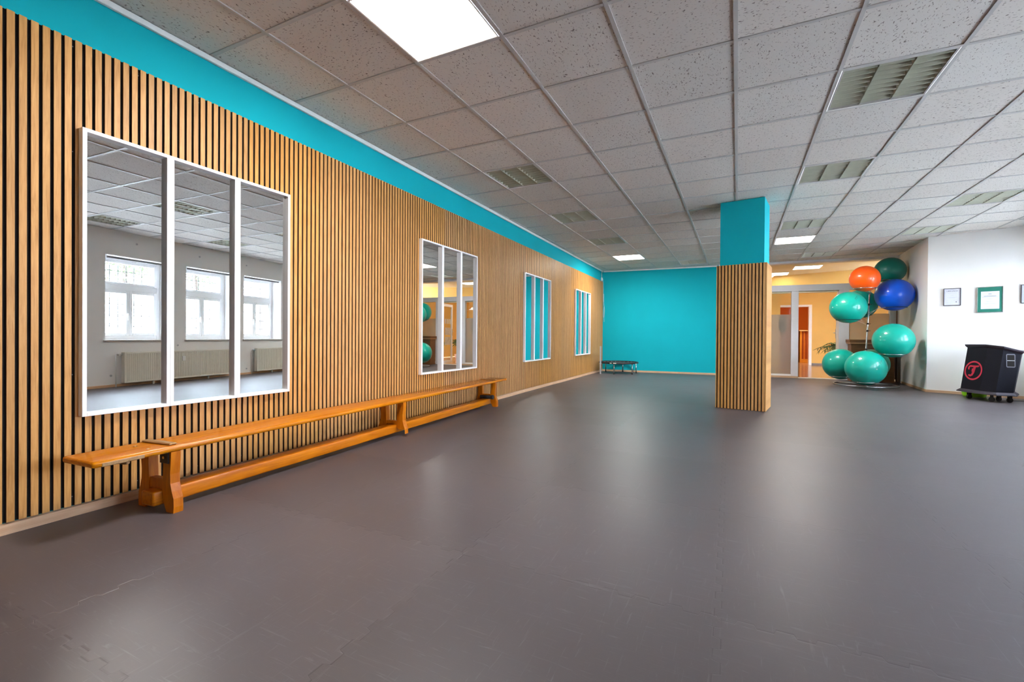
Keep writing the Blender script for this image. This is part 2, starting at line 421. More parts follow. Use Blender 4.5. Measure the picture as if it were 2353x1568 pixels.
LOUVRES = [(1,3),(1,6),(1,9),(3,14),(6,2),(6,5),(6,9),(7,14),(9,2),(9,5),(9,8),(9,11)]
PANELS = [(2,-1),(1,12),(6,11)]
holes = set(LOUVRES+PANELS)
mb = MB()
for i in range(-1, 14):
    for j in range(-8, 17):
        if (i,j) in holes: continue
        sq = [(i*TILE,j*TILE),((i+1)*TILE,j*TILE),((i+1)*TILE,(j+1)*TILE),(i*TILE,(j+1)*TILE)]
        for R in REG:
            p = clip(sq, R)
            if len(p) >= 3: mb.add([(a,b,H+.006) for a,b in p], [tuple(range(len(p)))])
ceil = struct('ceiling', mb, m_ceil)
mb = MB()
def bar(x0,x1,y0,y1,z0=H,z1=H+.007):
    for R in REG:
        p = clip([(x0,y0),(x1,y0),(x1,y1),(x0,y1)], R)
        if len(p) >= 3: mb.prism(p, z0, z1)
for i in range(-1, 14): bar(i*TILE-.012, i*TILE+.012, -6, 11, H-.001)
for j in range(-8, 17):
    for i in range(-1, 14): bar(i*TILE+.0125, (i+1)*TILE-.0125, j*TILE-.012, j*TILE+.012)
obj('ceiling_rails', mb, m_tbar, ceil)

# left wall: teal plaster, oak slat panels, trims
mb = MB(); mb.box(-.2, 0, -4.8, sL_end+.1, 0, H+.02)
wl = struct('wall_left', mb, m_teal, OL, TH_L)
m_mdf = simple('shaded_slat_core',(.10,.040,.016),.8,var=.1)  # brown MDF sides, darkened to carry the shade of the slat gaps
m_screw = simple('dark_screw',(.12,.12,.12),.4,.5)
s0 = -1.5785 - .6*5; k = 0
while s0 < sL_end-.03:
    s1 = min(s0+.6, sL_end-.012)
    mb = MB(); mb.box(.0005, .009, s0, s1, .055, 2.415, 1)
    y = s0 + .0065
    while y+.027 <= s1+.001:
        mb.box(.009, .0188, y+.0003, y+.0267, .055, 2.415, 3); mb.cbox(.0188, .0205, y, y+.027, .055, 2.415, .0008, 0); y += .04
    for yy in (s0+.32,):
        for z in (.10,.72,1.85,2.38):
            mb.disc((.009, s0+.28, z), .003, .002, 'x', 8, 2); mb.disc((.009, s0+.56, z), .003, .002, 'x', 8, 2)
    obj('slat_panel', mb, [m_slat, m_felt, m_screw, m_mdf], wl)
    s0 += .6
mb = MB(); random.seed(3)
pts = []; n = 60
for i in range(n+1):                                # slightly wavy loose edge of the pine strip
    s = -4.6 + (sL_end+4.6)*i/n; pts.append((s, .024 + .004*math.sin(s*2.1) + .003*math.sin(s*5.3)))
vs = []; fs = []
for s, d in pts: vs += [(0.0,s,0),(d,s,0),(d,s,.047),(0.0,s,.050)]
for i in range(n):
    for q in range(4): a=i*4+q; b=i*4+(q+1)%4; fs.append((a,b,b+4,a+4))
fs += [(3,2,1,0), (n*4,n*4+1,n*4+2,n*4+3)]
mb.add(vs, fs); struct('baseboard_left', mb, m_pine, OL, TH_L)
mb = MB(); mb.cbox(0, .022, -4.6, sL_end-.02, H-.036, H-.0015, .003); struct('trim_1', mb, m_trim, OL, TH_L)

# far teal wall
mb = MB(); mb.box(xB_l-.2, 2.72, 0, .2, 0, H+.02)
struct('wall_back', mb, m_teal, OB, TH_B)
mb = MB(); mb.cbox(xB_l+.03, 2.70, -.018, 0, 0, .045, .002); struct('baseboard_back', mb, m_pinex, OB, TH_B)
mb = MB(); mb.cbox(xB_l+.03, 2.70, -.022, 0, H-.036, H-.0015, .003); struct('trim_2', mb, m_trim, OB, TH_B)

# corner wall block (certificate wall and the recess wall behind the balls)
poly = [(OC.x,OC.y),(P_wc.x,P_wc.y),(P_wc.x+.36,P_wc.y+.6),(FB(7.0,.25).x,FB(7.0,.25).y),(FB(6.27,.25).x,FB(6.27,.25).y),(P_rb.x,P_rb.y)]
mb = MB(); mb.prism(poly, 0, H+.02); struct('wall_corner', mb, m_white)
mb = MB(); mb.cbox(.0, (P_wc-OC).length-.01, -.014, 0, 0, .045, .002); struct('baseboard_corner', mb, m_pinex, OC, TH_C)
rv = Vector((P_rb.x-OC.x, P_rb.y-OC.y, 0)); th_r = math.atan2(-rv.x, rv.y)
mb = MB(); mb.cbox(-.014, 0, 0, rv.length-.42, 0, .045, .002); struct('baseboard_recess', mb, m_pine, OC, th_r)

# window wall
mb = MB(); W0 = [-2.53,-1.125,.275,1.69,3.06,4.46]; WW = 1.11; Z0, Z1 = .81, 2.28  # first two windows unseen, added for daylight; last one inferred from a reflection
mb.box(0,.36, sW_start-.3, sW_end+.3, 0, Z0); mb.box(0,.36, sW_start-.3, sW_end+.3, Z1, H+.02)
edges = [sW_start-.3] + sum([[a,a+WW] for a in W0], []) + [sW_end+.3]
for i in range(0, len(edges), 2): mb.box(0,.36, edges[i], edges[i+1], Z0, Z1)
struct('wall_right', mb, m_white, OW, TH_W)
mb = MB(); mb.cbox(-.014, 0, sW_start+.02, sW_end-.03, 0, .045, .002); struct('baseboard_right', mb, m_pine, OW, TH_W)
mb = MB(); mb.box(P_lf.x-.3, P_wf.x+.3, YF-.2, YF, 0, H+.02); struct('wall_front', mb, m_white)

m_pvc = simple('window_pvc',(0.84,0.85,0.86),.3,var=.01)
m_sill = simple('stone_sill',(0.45,0.41,0.38),.35,var=.15,scale=60)
m_grille = simple('grille_iron',(0.05,0.05,0.05),.6)
for wi, a in enumerate(W0):
    b = a+WW
    mb = MB()
    mb.cbox(.27,.34,a,a+.07,Z0,Z1,.004); mb.cbox(.27,.34,b-.07,b,Z0,Z1,.004)
    mb.cbox(.27,.34,a+.07,b-.07,Z1-.05,Z1,.004); mb.cbox(.27,.34,a+.07,b-.07,Z0,Z0+.07,.004)
    mb.cbox(.268,.34,a+.07,b-.07,1.705,1.80,.004)
    win = struct('window_%d'%(wi+1), mb, m_pvc, OW, TH_W)
    def sash(y0,y1,z0,z1,t=.055):
        s=MB(); s.cbox(.262,.325,y0,y0+t,z0,z1,.006); s.cbox(.262,.325,y1-t,y1,z0,z1,.006)
        s.cbox(.262,.325,y0+t,y1-t,z0,z0+t,.006); s.cbox(.262,.325,y0+t,y1-t,z1-t,z1,.006)
        so=obj('sash', s, m_pvc, win)
        p=MB(); p.box(.29,.294,y0+t,y1-t,z0+t,z1-t); obj('pane', p, m_glass, so)
    mid=(a+b)/2
    sash(a+.07,b-.07,1.80,Z1-.05,.045); sash(a+.07,mid,Z0+.07,1.705); sash(mid,b-.07,Z0+.07,1.705)
    mb=MB(); mb.cbox(-.03,.268,a-.03 if wi in (2,3,4) else a,b+.03 if wi in (2,3,4) else b,Z0-.03,Z0+.004,.004); obj('sill', mb, m_sill, win)
    mb=MB(); mb.disc((.262-.02,mid-.028,1.28),.009,.02,'x',10); mb.cbox(.232,.245,mid-.036,mid-.020,1.17,1.29,.003); obj('handle', mb, m_pvc, win)
    mb=MB(); y=a+.06
    while y<b: mb.box(.41,.42,y-.006,y+.006,Z0-.1,Z1+.1); y+=.135
    z=Z0+.05
    while z<Z1: mb.box(.405,.41,a-.05,b+.05,z-.006,z+.006); z+=.2
    obj('security_grille', mb, m_grille, win)
where = {2:'the window nearest the far radiator valve', 3:'', 4:''}
m_blind = simple('blind_tube',(0.16,0.15,0.15),.5)
for wi, lab in ((2,'dark rolled-up blind tube above the window reflected in the left mirror panel'),
                (3,'dark rolled-up blind tube above the window reflected in the middle mirror panel'),
                (4,'dark rolled-up blind tube above the window reflected in the right mirror panel')):
    a=W0[wi]; o=thing('roller_blind', lab, 'roller blind', FW(.05,a+.03,2.225), TH_W, 'rolled-up window blinds')
    mb=MB(); mb.tube([(0,.01,.02),(0,WW-.07,.02)],.019,12); obj('blind_tube', mb, m_blind, o)
    for yy in (0, WW-.07): mb=MB(); mb.cbox(-.025,.025,yy,yy+.008,-.005,.055,.002); obj('bracket', mb, m_pvc, o)
    mb=MB(); mb.tube([(0,.5,.0),(0,.5,-.03)],.004,6); obj('pull_tab', mb, m_pvc, o)

# ================================================================== ceiling lights
def louvre(first=None):
    o=thing('louvre_light','','ceiling light')
    h=.2985
    mb=MB()
    for (x0,x1,y0,y1) in ((-h,h,-h,-h+.012),(-h,h,h-.012,h),(-h,-h+.012,-h+.012,h-.012),(h-.012,h,-h+.012,h-.012)): mb.box(x0,x1,y0,y1,.001,.10)
    mb.box(-h,h,-h,h,.10,.112); obj('housing', mb, m_tbar, o)
    for c in (-.192,0,.192):
        mb=MB()
        hw=.0935
        for sx in (-1,1):    # curved side reflectors
            prof=[(c+sx*hw,.004),(c+sx*(hw-.006),.03),(c+sx*(hw-.022),.06),(c+sx*(hw-.045),.088),(c+sx*(hw+.001),.088)]
            mb.sweep(prof,-h+.013,h-.013)
        obj('reflector', mb, m_louvre, o)
        mb=MB(); n=9
        for q in range(n):
            y=-h+.013+(q+.5)*(2*h-.026)/n
            vs=[]
            xs=(c-hw+.002,c+hw-.002)
            for x in xs: vs += [(x,y-.002,.004),(x,y+.002,.004),(x,y+.006,.025),(x,y+.016,.048),(x,y-.016,.048),(x,y-.006,.025)]
            mb.add(vs,[(0,1,2,3,4,5),(11,10,9,8,7,6)]+[(i,(i+1)%6,6+(i+1)%6,6+i) for i in range(6)])
        obj('louvre_blades', mb, m_louvre, o)
        mb=MB(); mb.tube([(c,-h+.02,.075),(c,h-.02,.075)],.012,8); obj('tube', mb, m_tube, o)
    return o
lou_lab = {(1,3):'unlit louvred square light, nearest to camera of the three beside the slatted wall',
 (1,6):'unlit louvred square light, middle of the three beside the slatted wall',
 (1,9):'unlit louvred square light, farthest of the three beside the slatted wall',
 (3,14):'unlit louvred square light close to the teal far wall, left of pillar',
 (6,2):'large unlit louvred square light at upper right of the ceiling, nearest one',
 (6,5):'unlit louvred square light right of the pillar, second in its row',
 (6,9):'unlit louvred square light right of the pillar just before the lit panel',
 (7,14):'unlit louvred square light in ceiling above the glass partition',
 (9,2):'unlit louvred light by the windows, seen only in the left and middle near mirrors',
 (9,5):'unlit louvred light by the windows, seen only in the middle and right near mirrors',
 (9,8):'unlit greenish louvred light at right edge above the certificate wall',
 (9,11):'unlit greenish louvred light touching the corner above the certificate wall'}
def cell(ij): return Vector(((ij[0]+.5)*TILE,(ij[1]+.5)*TILE,H))
l0 = louvre()
for n_, ij in enumerate(LOUVRES):
    o = l0 if n_==0 else copy_tree(l0)
    o.location = cell(ij); tag(o, lou_lab[ij], 'ceiling light', 'unlit louvred ceiling lights')
def lit(name,label,loc,mat,hx=.2985,hy=.2985,rz=0):
    o=thing(name,label,'ceiling light',loc,rz,'lit ceiling light panels')
    mb=MB(); e=.012
    for (x0,x1,y0,y1) in ((-hx,hx,-hy,-hy+e),(-hx,hx,hy-e,hy),(-hx,-hx+e,-hy+e,hy-e),(hx-e,hx,-hy+e,hy-e)): mb.cbox(x0,x1,y0,y1,-.004,.02,.002)
    mb.box(-hx,hx,-hy,hy,.02,.03); obj('frame', mb, m_lampframe, o)
    mb=MB(); mb.box(-hx+e,hx-e,-hy+e,hy-e,.001,.006); obj('diffuser', mb, mat, o)
    return o
lit('light_panel','large lit square ceiling light at the top of the picture',cell((2,-1)),m_panel)
lit('light_panel','lit square ceiling light near the teal far wall, left of pillar',cell((1,12)),m_panel)
lit('light_panel','lit square ceiling light right of pillar in front of the hallway',cell((6,11)),m_panel)

# ================================================================== mirrors on the slatted wall
def mirror(s, label, group):
    o=thing('wall_mirror', label, 'mirror', FL(.0205, s, .505), TH_L, group)
    wd,ht,t,d=.3995,1.47,.019,.040
    mb=MB(); mb.cbox(0,d,0,t,0,ht,.0015); mb.cbox(0,d,wd-t,wd,0,ht,.0015); mb.cbox(0,d,t,wd-t,0,t,.0015); mb.cbox(0,d,t,wd-t,ht-t,ht,.0015)
    obj('frame', mb, m_frame, o)
    mb=MB(); mb.box(.004,.011,t*.8,wd-t*.8,t*.8,ht-t*.8); obj('glass', mb, m_mirror, o)
for g_, (s, nm) in enumerate(((-1.279,'nearest, largest-looking trio'),(1.535,'second trio, above the far bench end'),(4.305,'third trio, reflecting teal'),(7.065,'farthest trio, by the far corner'))):
    for q, pos in enumerate(('left','middle','right')):
        mirror(s+.4003*q, 'white framed tall mirror, %s one of the %s'%(pos,nm), 'tall mirrors in trios on the slatted wall')

# ================================================================== gym bench
b = thing('gym_bench','long low varnished wooden gym bench with two lengthwise boards along the slatted wall','bench',(.38,-1.06,0),.055)
mb=MB(); r=.012
def rrect(x0,x1,z0,z1,r,n=4):
    out=[]
    for cx,cz,a0 in ((x1-r,z0+r,-PI/2),(x1-r,z1-r,0),(x0+r,z1-r,PI/2),(x0+r,z0+r,PI)):
        for i in range(n+1):
            a=a0+PI/2*i/n; out.append((cx+r*math.cos(a),cz+r*math.sin(a)))
    return out
def plank(mb, x0,x1,y0,y1,z0,z1,r,mi=0):
    pr=rrect(x0,x1,z0,z1,r); n=len(pr); rings=[]
    cx,cz=(x0+x1)/2,(z0+z1)/2
    st=[(y0,r),(y0+r*.3,r*.3),(y0+r,0),(y1-r,0),(y1-r*.3,r*.3),(y1,r)]
    vs=[]
    for y,e in st:
        for (x,z) in pr:
            vs.append((x-math.copysign(min(e,abs(x-cx)),x-cx), y, z-math.copysign(min(e*.8,abs(z-cz)),z-cz)))
    fs=[]
    for k in range(len(st)-1):
        for i in range(n): fs.append((k*n+i,(k+1)*n+i,(k+1)*n+(i+1)%n,k*n+(i+1)%n))
    mb.add(vs,fs,mi,True)
    mb.add([vs[i] for i in range(n)],[tuple(range(n))],mi); mb.add([vs[-n+i] for i in range(n)],[tuple(reversed(range(n)))],mi)
plank(mb,-.132,.132,-.325,4.24,.315,.345,.011)
obj('seat_board', mb, m_bencht, b)
mb=MB(); plank(mb,-.052,.052,-.04,3.93,.032,.106,.009); obj('lower_beam', mb, m_bench, b)
def leg_profile(sx, foot):
    pts_o=[(.130,.315),(.128,.26),(.122,.20),(.124,.15),(.136,.11),(.150,.075),(.152,.03),(.150,0 if foot else .07)]
    pts_i=[(.092,0 if foot else .07),(.066,.05 if foot else .075),(.058,.10),(.060,.17),(.064,.24),(.066,.315)]
    p=pts_o+pts_i
    return [(sx*x,z) for x,z in p]
for (yc,th,foot) in ((0.0,.047,True),(1.93,.05,False),(3.87,.047,True)):
    for sx in (1,-1):
        mb=MB(); mb.sweep(leg_profile(sx,foot), yc-.0, yc+th); leg=obj('leg', mb, m_benchz, b)
        if foot:
            mb=MB(); mb.box(min(sx*.095,sx*.145),max(sx*.095,sx*.145),yc+.006,yc+th-.006,-.0005,.004); obj('foot_pad', mb, m_rubber, leg)
    mb=MB(); mb.cbox(-.066,.066,yc+.006,yc+th-.006,.108,.165 if foot else .14,.003); obj('cross_piece', mb, m_benchz, b)
for yc,ro,wd in ((.02,.06,.036),(3.95,-.05,.04)):
    T=Matrix.Translation((0,yc,0))@Matrix.Rotation(ro,4,'Z')
    mb=MB(); mb.cbox(-.118,.105,-wd/2,wd/2,.345,.357,.004,0,T); obj('top_batten', mb, m_worn, b)
for x,y in ((.075,-.075),(-.045,-.07)):
    mb=MB(); mb.disc((x,y,.345),.009,.0025,'z',14,0,.006); obj('bolt', mb, m_brass, b)
mb=MB(); mb.cbox(.118,.1335,-.29,-.12,.316,.334,.002); obj('worn_edge', mb, m_worn, b)
mb=MB(); mb.tube([(-.07,-.165,.300),(-.05,-.165,.300),(.06,-.165,.300),(.085,-.165,.300)],[.008,.014,.014,.007],12); obj('hook_peg', mb, m_worn, b)
mb=MB(); mb.cbox(.045,.115,-.006,0,.255,.316,.001); mb.disc((.08,-.010,.285),.007,.004,'y',10,1); obj('metal_plate', mb, [m_black,m_brass], b)
mb=MB(); mb.tube([(-.05,3.80,.135),(.11,3.80,.135)],.022,14); mb.tube([(.11,3.80,.135),(.135,3.80,.135)],.028,14); obj('roller', mb, m_rubber, b)

# ================================================================== pillar
pl_o = Vector((2.893,4.142,0)); pth = math.atan2(4.047-4.142, 3.475-2.893)
PWd, PD = .590, .53
p = thing('pillar','square pillar clad in oak slats below and painted teal above','pillar',pl_o,pth)
mb=MB(); mb.box(.035,PWd-.035,.035,PD,0,H); obj('shaft', mb, m_teal, p)
mb=MB(); mb.box(.012,PWd-.002,.012,PD-.01,0.002,1.875,1)
y0=.022
for i in range(15):
    x=.0255+i*.0402-.0
    if x+.027>PWd-.012: break
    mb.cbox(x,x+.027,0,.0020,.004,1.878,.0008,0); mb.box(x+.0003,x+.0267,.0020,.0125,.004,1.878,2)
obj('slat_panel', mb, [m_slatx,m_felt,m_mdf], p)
mb=MB(); mb.cbox(PWd-.012,PWd+.001,.004,PD-.005,.004,1.878,.001); obj('edge_board', mb, m_slatx, p)
mb=MB(); mb.cbox(-.001,.010,.004,PD-.005,.004,1.878,.001); obj('edge_board', mb, m_slatx, p)
mb=MB(); mb.box(.0,PWd,PD-.01,PD,.004,1.878); obj('back_board', mb, m_slatx, p)

# ================================================================== certificates
def cert(name,label,x,z,wd,ht,mframe,kind):
    o=thing(name,label,'certificate',FC(x,-.001,z),TH_C)
    mb=MB(); t=.009; d=.02
    mb.cbox(0,wd,-d,0,0,t,.001); mb.cbox(0,wd,-d,0,ht-t,ht,.001); mb.cbox(0,t,-d,0,t,ht-t,.001); mb.cbox(wd-t,wd,-d,0,t,ht-t,.001)
    obj('frame',mb,mframe,o)
    return o,t
m_blackf = simple('black_frame',(0.02,0.015,0.025),.35)
m_silver = simple('silver_frame',(0.75,0.75,0.76),.25,.9,var=.02)
m_paper = simple('certificate_paper',(0.66,0.67,0.76),.55,var=.02)
m_ink = simple('ink',(0.10,0.10,0.13),.7)
m_inkp = simple('pale_ink',(0.42,0.42,0.50),.7)
m_mat = simple('green_mount',(0.010,0.165,0.115),.6,var=.04)
Tc = lambda x,z,y=-.0125: Matrix.Translation((x,y,z))@Matrix.Rotation(PI/2,4,'X')
def lines(mb, cx, zs, y=-.0124, h=.0022, mi=0):
    for z,wd in zs: mb.box(cx-wd/2,cx+wd/2,y-.0004,y,z,z+h,mi)
o,t=cert('framed_certificate','small black-framed white certificate nearest the ball stand',.206,1.500,.215,.293,m_blackf,0)
mb=MB(); mb.box(t*.8,.215-t*.8,-.012,-.006,t*.8,.293-t*.8); sh=obj('sheet',mb,m_paper,o)
mb=text_mb('URKUNDE',.030,Tc(.108,.245)); obj('heading',mb,m_ink,sh)
mb=MB(); lines(mb,.108,[(.210,.11),(.173,.035),(.140,.13),(.130,.075),(.083,.0)],mi=0); lines(mb,.048,[(.083,.03),(.052,.03)]); lines(mb,.158,[(.088,.06),(.048,.03)]); obj('text_lines',mb,m_inkp,sh)
mb=MB(); mb.disc((.158,-.0125,.062),.008,.0004,'y',12); obj('seal',mb,m_ink,sh)
o,t=cert('framed_certificate','larger silver-framed certificate with a green mount, above the speaker',.610,1.367,.298,.421,m_silver,1)
mb=MB(); mb.box(t*.8,.298-t*.8,-.012,-.006,t*.8,.421-t*.8); obj('mount',mb,m_mat,o)
mb=MB(); mb.box(.046,.256,-.0128,-.012,.060,.345); sh=obj('sheet',mb,m_paper,o)
mb=MB(); lines(mb,.150,[(.265,.14)],-.0129,.006); lines(mb,.150,[(.252,.18)],-.0129,.002); lines(mb,.150,[(.305,.03),(.298,.045)],-.0129,.004); obj('heading_lines',mb,m_ink,sh)
mb=MB(); lines(mb,.150,[(.225,.07),(.210,.045),(.185,.10),(.172,.08),(.150,.15),(.138,.12),(.115,.02),(.100,.08)],-.0129,.003); obj('text_lines',mb,m_inkp,sh)
o,t=cert('framed_certificate','black-framed certificate cut off by the right edge',1.096,1.500,.215,.293,m_blackf,0)
mb=MB(); mb.box(t*.8,.215-t*.8,-.012,-.006,t*.8,.293-t*.8); sh=obj('sheet',mb,simple('glossy_paper',(0.55,0.56,0.60),.08,var=.02),o)
mb=MB(); lines(mb,.108,[(.235,.12),(.18,.14),(.15,.10),(.07,.12)],mi=0); obj('text_lines',mb,m_inkp,sh)

# ================================================================== rolling speaker cabinet
m_body = simple('black_speckle_paint',(0.006,0.006,0.012),.7,var=.5,scale=260,spec=.2)
m_trimb = simple('dark_trim',(0.030,0.022,0.034),.6,var=.3,scale=200)
sp_o = Vector((6.57,6.98,0))
spk = thing('rolling_speaker','black angular speaker cabinet on castors with a red ringed T, leaning by the certificate wall','speaker',sp_o)
PB=[(6.36,7.15),(6.478,6.84),(6.59,6.665),(6.78,6.67),(6.90,6.93),(6.72,7.27)]
ZT=[.800,.805,.780,.715,.715,.760]
LN=Vector((.95,.30))*.095
cen=Vector((sum(q[0] for q in PB)/6,sum(q[1] for q in PB)/6))
def spt(i, t, off=0.0, dz=0.0):
    q=Vector(PB[i]); d=(q-cen); q=q+d.normalized()*off; z=.14+(ZT[i]-.14)*t+dz
    q=q+LN*t; return (q.x-sp_o.x,q.y-sp_o.y,z)
mb=MB()
vs=[spt(i,0) for i in range(6)]+[spt(i,1) for i in range(6)]
mb.add(vs,[tuple(range(6)),tuple(range(6,12))]+[(i,(i+1)%6,6+(i+1)%6,6+i) for i in range(6)])
obj('cabinet', mb, m_body, spk)
def slab(levels, name):
    mb=MB(); vs=[]
    for t,off,dz in levels: vs+=[spt(i,t,off,dz) for i in range(6)]
    n=len(levels); fs=[tuple(range(6)),tuple(range((n-1)*6,n*6))]
    for k in range(n-1): fs+=[(k*6+i,k*6+(i+1)%6,(k+1)*6+(i+1)%6,(k+1)*6+i) for i in range(6)]
    mb.add(vs,fs); return obj(name,mb,m_trimb,spk)
slab([(1,.001,-.004),(1,.030,.025),(1,.034,.045),(1,.028,.050)],'top_board')
slab([(0,.052,-.036),(0,.048,-.020),(0,.012,.006),(0,.001,.010)],'base_board')
# faces as local frames for the emblem and the handle
def face_T(i, j, u, v, out=.002):
    a=Vector(spt(i,0)); bb=Vector(spt(j,0)); c=Vector(spt(i,1)); d=Vector(spt(j,1))
    pnt=(a*(1-u)+bb*u)*(1-v)+(c*(1-u)+d*u)*v
    ex=(bb-a).normalized(); ez=((c-a)+(d-bb)); ez=(ez-ex*ez.dot(ex)).normalized(); ey=ex.cross(ez)
    outw=Vector((cen.x-sp_o.x,cen.y-sp_o.y,pnt.z))-pnt
    if ey.dot(outw)>0: ny=-ey
    else: ny=ey
    Mx=Matrix(((ex.x,ez.x,ny.x,0),(ex.y,ez.y,ny.y,0),(ex.z,ez.z,ny.z,0),(0,0,0,1)))
    return Matrix.Translation(pnt+ny*out)@Mx
m_red = simple('red_emblem',(0.60,0.020,0.060),.5,var=.03)
Tf=face_T(0,1,.51,.46)
def stroke(pts, wds, z=.0015):
    n=len(pts); vs=[]
    for i,(x,y) in enumerate(pts):
        a=Vector(pts[max(i-1,0)]); c=Vector(pts[min(i+1,n-1)]); d=(c-a).normalized(); nn=Vector((-d.y,d.x))*wds[i]/2
        vs+=[(x+nn.x,y+nn.y,z),(x-nn.x,y-nn.y,z)]
    return vs,[(2*i,2*i+1,2*i+3,2*i+2) for i in range(n-1)]
mb=MB(); ring=[]
R1,R2=.150,.126
vs=[];fs=[]
for k in range(48):
    a=2*PI*k/48; vs+=[(R1*math.cos(a),R1*math.sin(a),.0015),(R2*math.cos(a),R2*math.sin(a),.0015)]
fs=[(2*k,2*((k+1)%48),2*((k+1)%48)+1,2*k+1) for k in range(48)]
mb.add(vs,fs,0,False,Tf)
for pts,wd in (([(-.072,.012),(-.082,.030),(-.076,.055),(-.055,.068),(-.02,.066),(.03,.066),(.070,.070),(.085,.078)],[.022,.028,.028,.027,.027,.027,.026,.020]),
               ([(.018,.06),(.012,.02),(.004,-.03),(-.012,-.068),(-.035,-.082),(-.058,-.078),(-.066,-.066)],[.040,.040,.038,.034,.030,.028,.022]),
               ([(.0,.030),(-.004,-.02)],[.05,.046])):
    v_,f_=stroke(pts,wd); mb.add(v_,f_,0,False,Tf)
obj('emblem', mb, m_red, spk)
Tf=face_T(2,3,.50,.79)
mb=MB()
def rr2(hx,hy,r,z,n=5):
    out=[]
    for cx,cy,a0 in ((hx-r,-hy+r,-PI/2),(hx-r,hy-r,0),(-hx+r,hy-r,PI/2),(-hx+r,-hy+r,PI)):
        for i in range(n+1):
            a=a0+PI/2*i/n; out.append((cx+r*math.cos(a),cy+r*math.sin(a),z))
    return out
A_=rr2(.050,.100,.018,.003); B_=rr2(.040,.084,.006,.003); n=len(A_)
mb.add(A_+B_,[(i,(i+1)%n,n+(i+1)%n,n+i) for i in range(n)],0,False,Tf)
B2=rr2(.040,.084,.006,.0032); mb.add(B2,[tuple(range(n))],1,False,Tf)
mb.box(-.055,.055,-.004,.008,.004,.012,0,Tf)
for sx in (-1,1):
    for sy in (-.092,.0,.092): mb.disc((sx*.065,sy,.003),.004,.002,'z',8,0)
mb2=MB()
mb2.add(A_+B_,[(i,(i+1)%n,n+(i+1)%n,n+i) for i in range(n)],0,False,Tf); mb2.add(B2,[tuple(range(n))],1,False,Tf); mb2.box(-.040,.040,-.003,.005,.004,.010,2,Tf)
obj('handle_plate', mb2, [simple('dark_metal',(.16,.16,.19),.35,.6), m_felt, m_steel], spk)
for (cx,cy,rz_) in ((6.425,7.03,.3),(6.575,6.735,-.4),(6.70,6.86,.5),(6.775,6.745,.2)):
    x,y=cx-sp_o.x,cy-sp_o.y; T=Matrix.Translation((x,y,0))@Matrix.Rotation(rz_,4,'Z')
    mb=MB(); mb.cbox(-.03,.03,-.022,.022,.100,.106,.001,0,T); mb.box(-.018,.018,-.021,-.016,.035,.10,0,T); mb.box(-.018,.018,.016,.021,.035,.10,0,T); mb.box(-.018,.018,-.021,.021,.084,.10,0,T)
    cs=obj('castor', mb, m_black, spk)
    wm=MB(); wm.disc((x,y,.036),.036,.0,'y',20)
    wm=MB(); wm.v=[]; 
    for q in (0,): wm.disc((0,-.015,.036),.032,.004,'y',20,0,.036); wm.disc((0,-.011,.036),.036,.022,'y',20); wm.disc((0,.011,.036),.036,.004,'y',20,0,.032)
    wm.v=[T@Vector(q) for q in wm.v]
    obj('wheel', wm, m_rubber, cs)
mb=MB(); mb.tube([(6.84,6.95,.006),(6.92,7.02,.005),(7.05,7.03,.005),(7.25,7.10,.005),(7.35,7.22,.005)],.004,6)
tag(obj('power_cable',mb,m_rubber),'thin black cable on the floor running right from the black speaker','cable')
m_lime = simple('lime_plastic',(0.36,0.86,0.01),.4,var=.04)
t=thing('plastic_tub','lime green shallow plastic tub on the floor behind the black speaker','tub',(6.615,7.40,0),.2)
mb=MB(); a=[];
prof=[(.135,.0),(.150,.03),(.158,.085),(.166,.09),(.166,.098),(.152,.098),(.142,.03),(.125,.010)]
nn=28; vs=[]; fs=[]
for k in range(nn):
    ang=2*PI*k/nn
    for (r_,z) in prof: vs.append((r_*math.cos(ang)*1.0,r_*math.sin(ang)*.8,z))
L_=len(prof)
for k in range(nn):
    l=(k+1)%nn
    for i in range(L_-1): fs.append((k*L_+i,l*L_+i,l*L_+i+1,k*L_+i+1))
fs.append([k*L_ for k in range(nn)]); fs.append([k*L_+L_-1 for k in range(nn)])
mb.add(vs,fs,0,True); obj('bowl',mb,m_lime,t)
mb=MB(); mb.tube([(-.15,.0,.09),(-.155,.0,.20),(-.12,.0,.25),(-.05,0,.26)],.010,8); obj('handle',mb,m_lime,t)

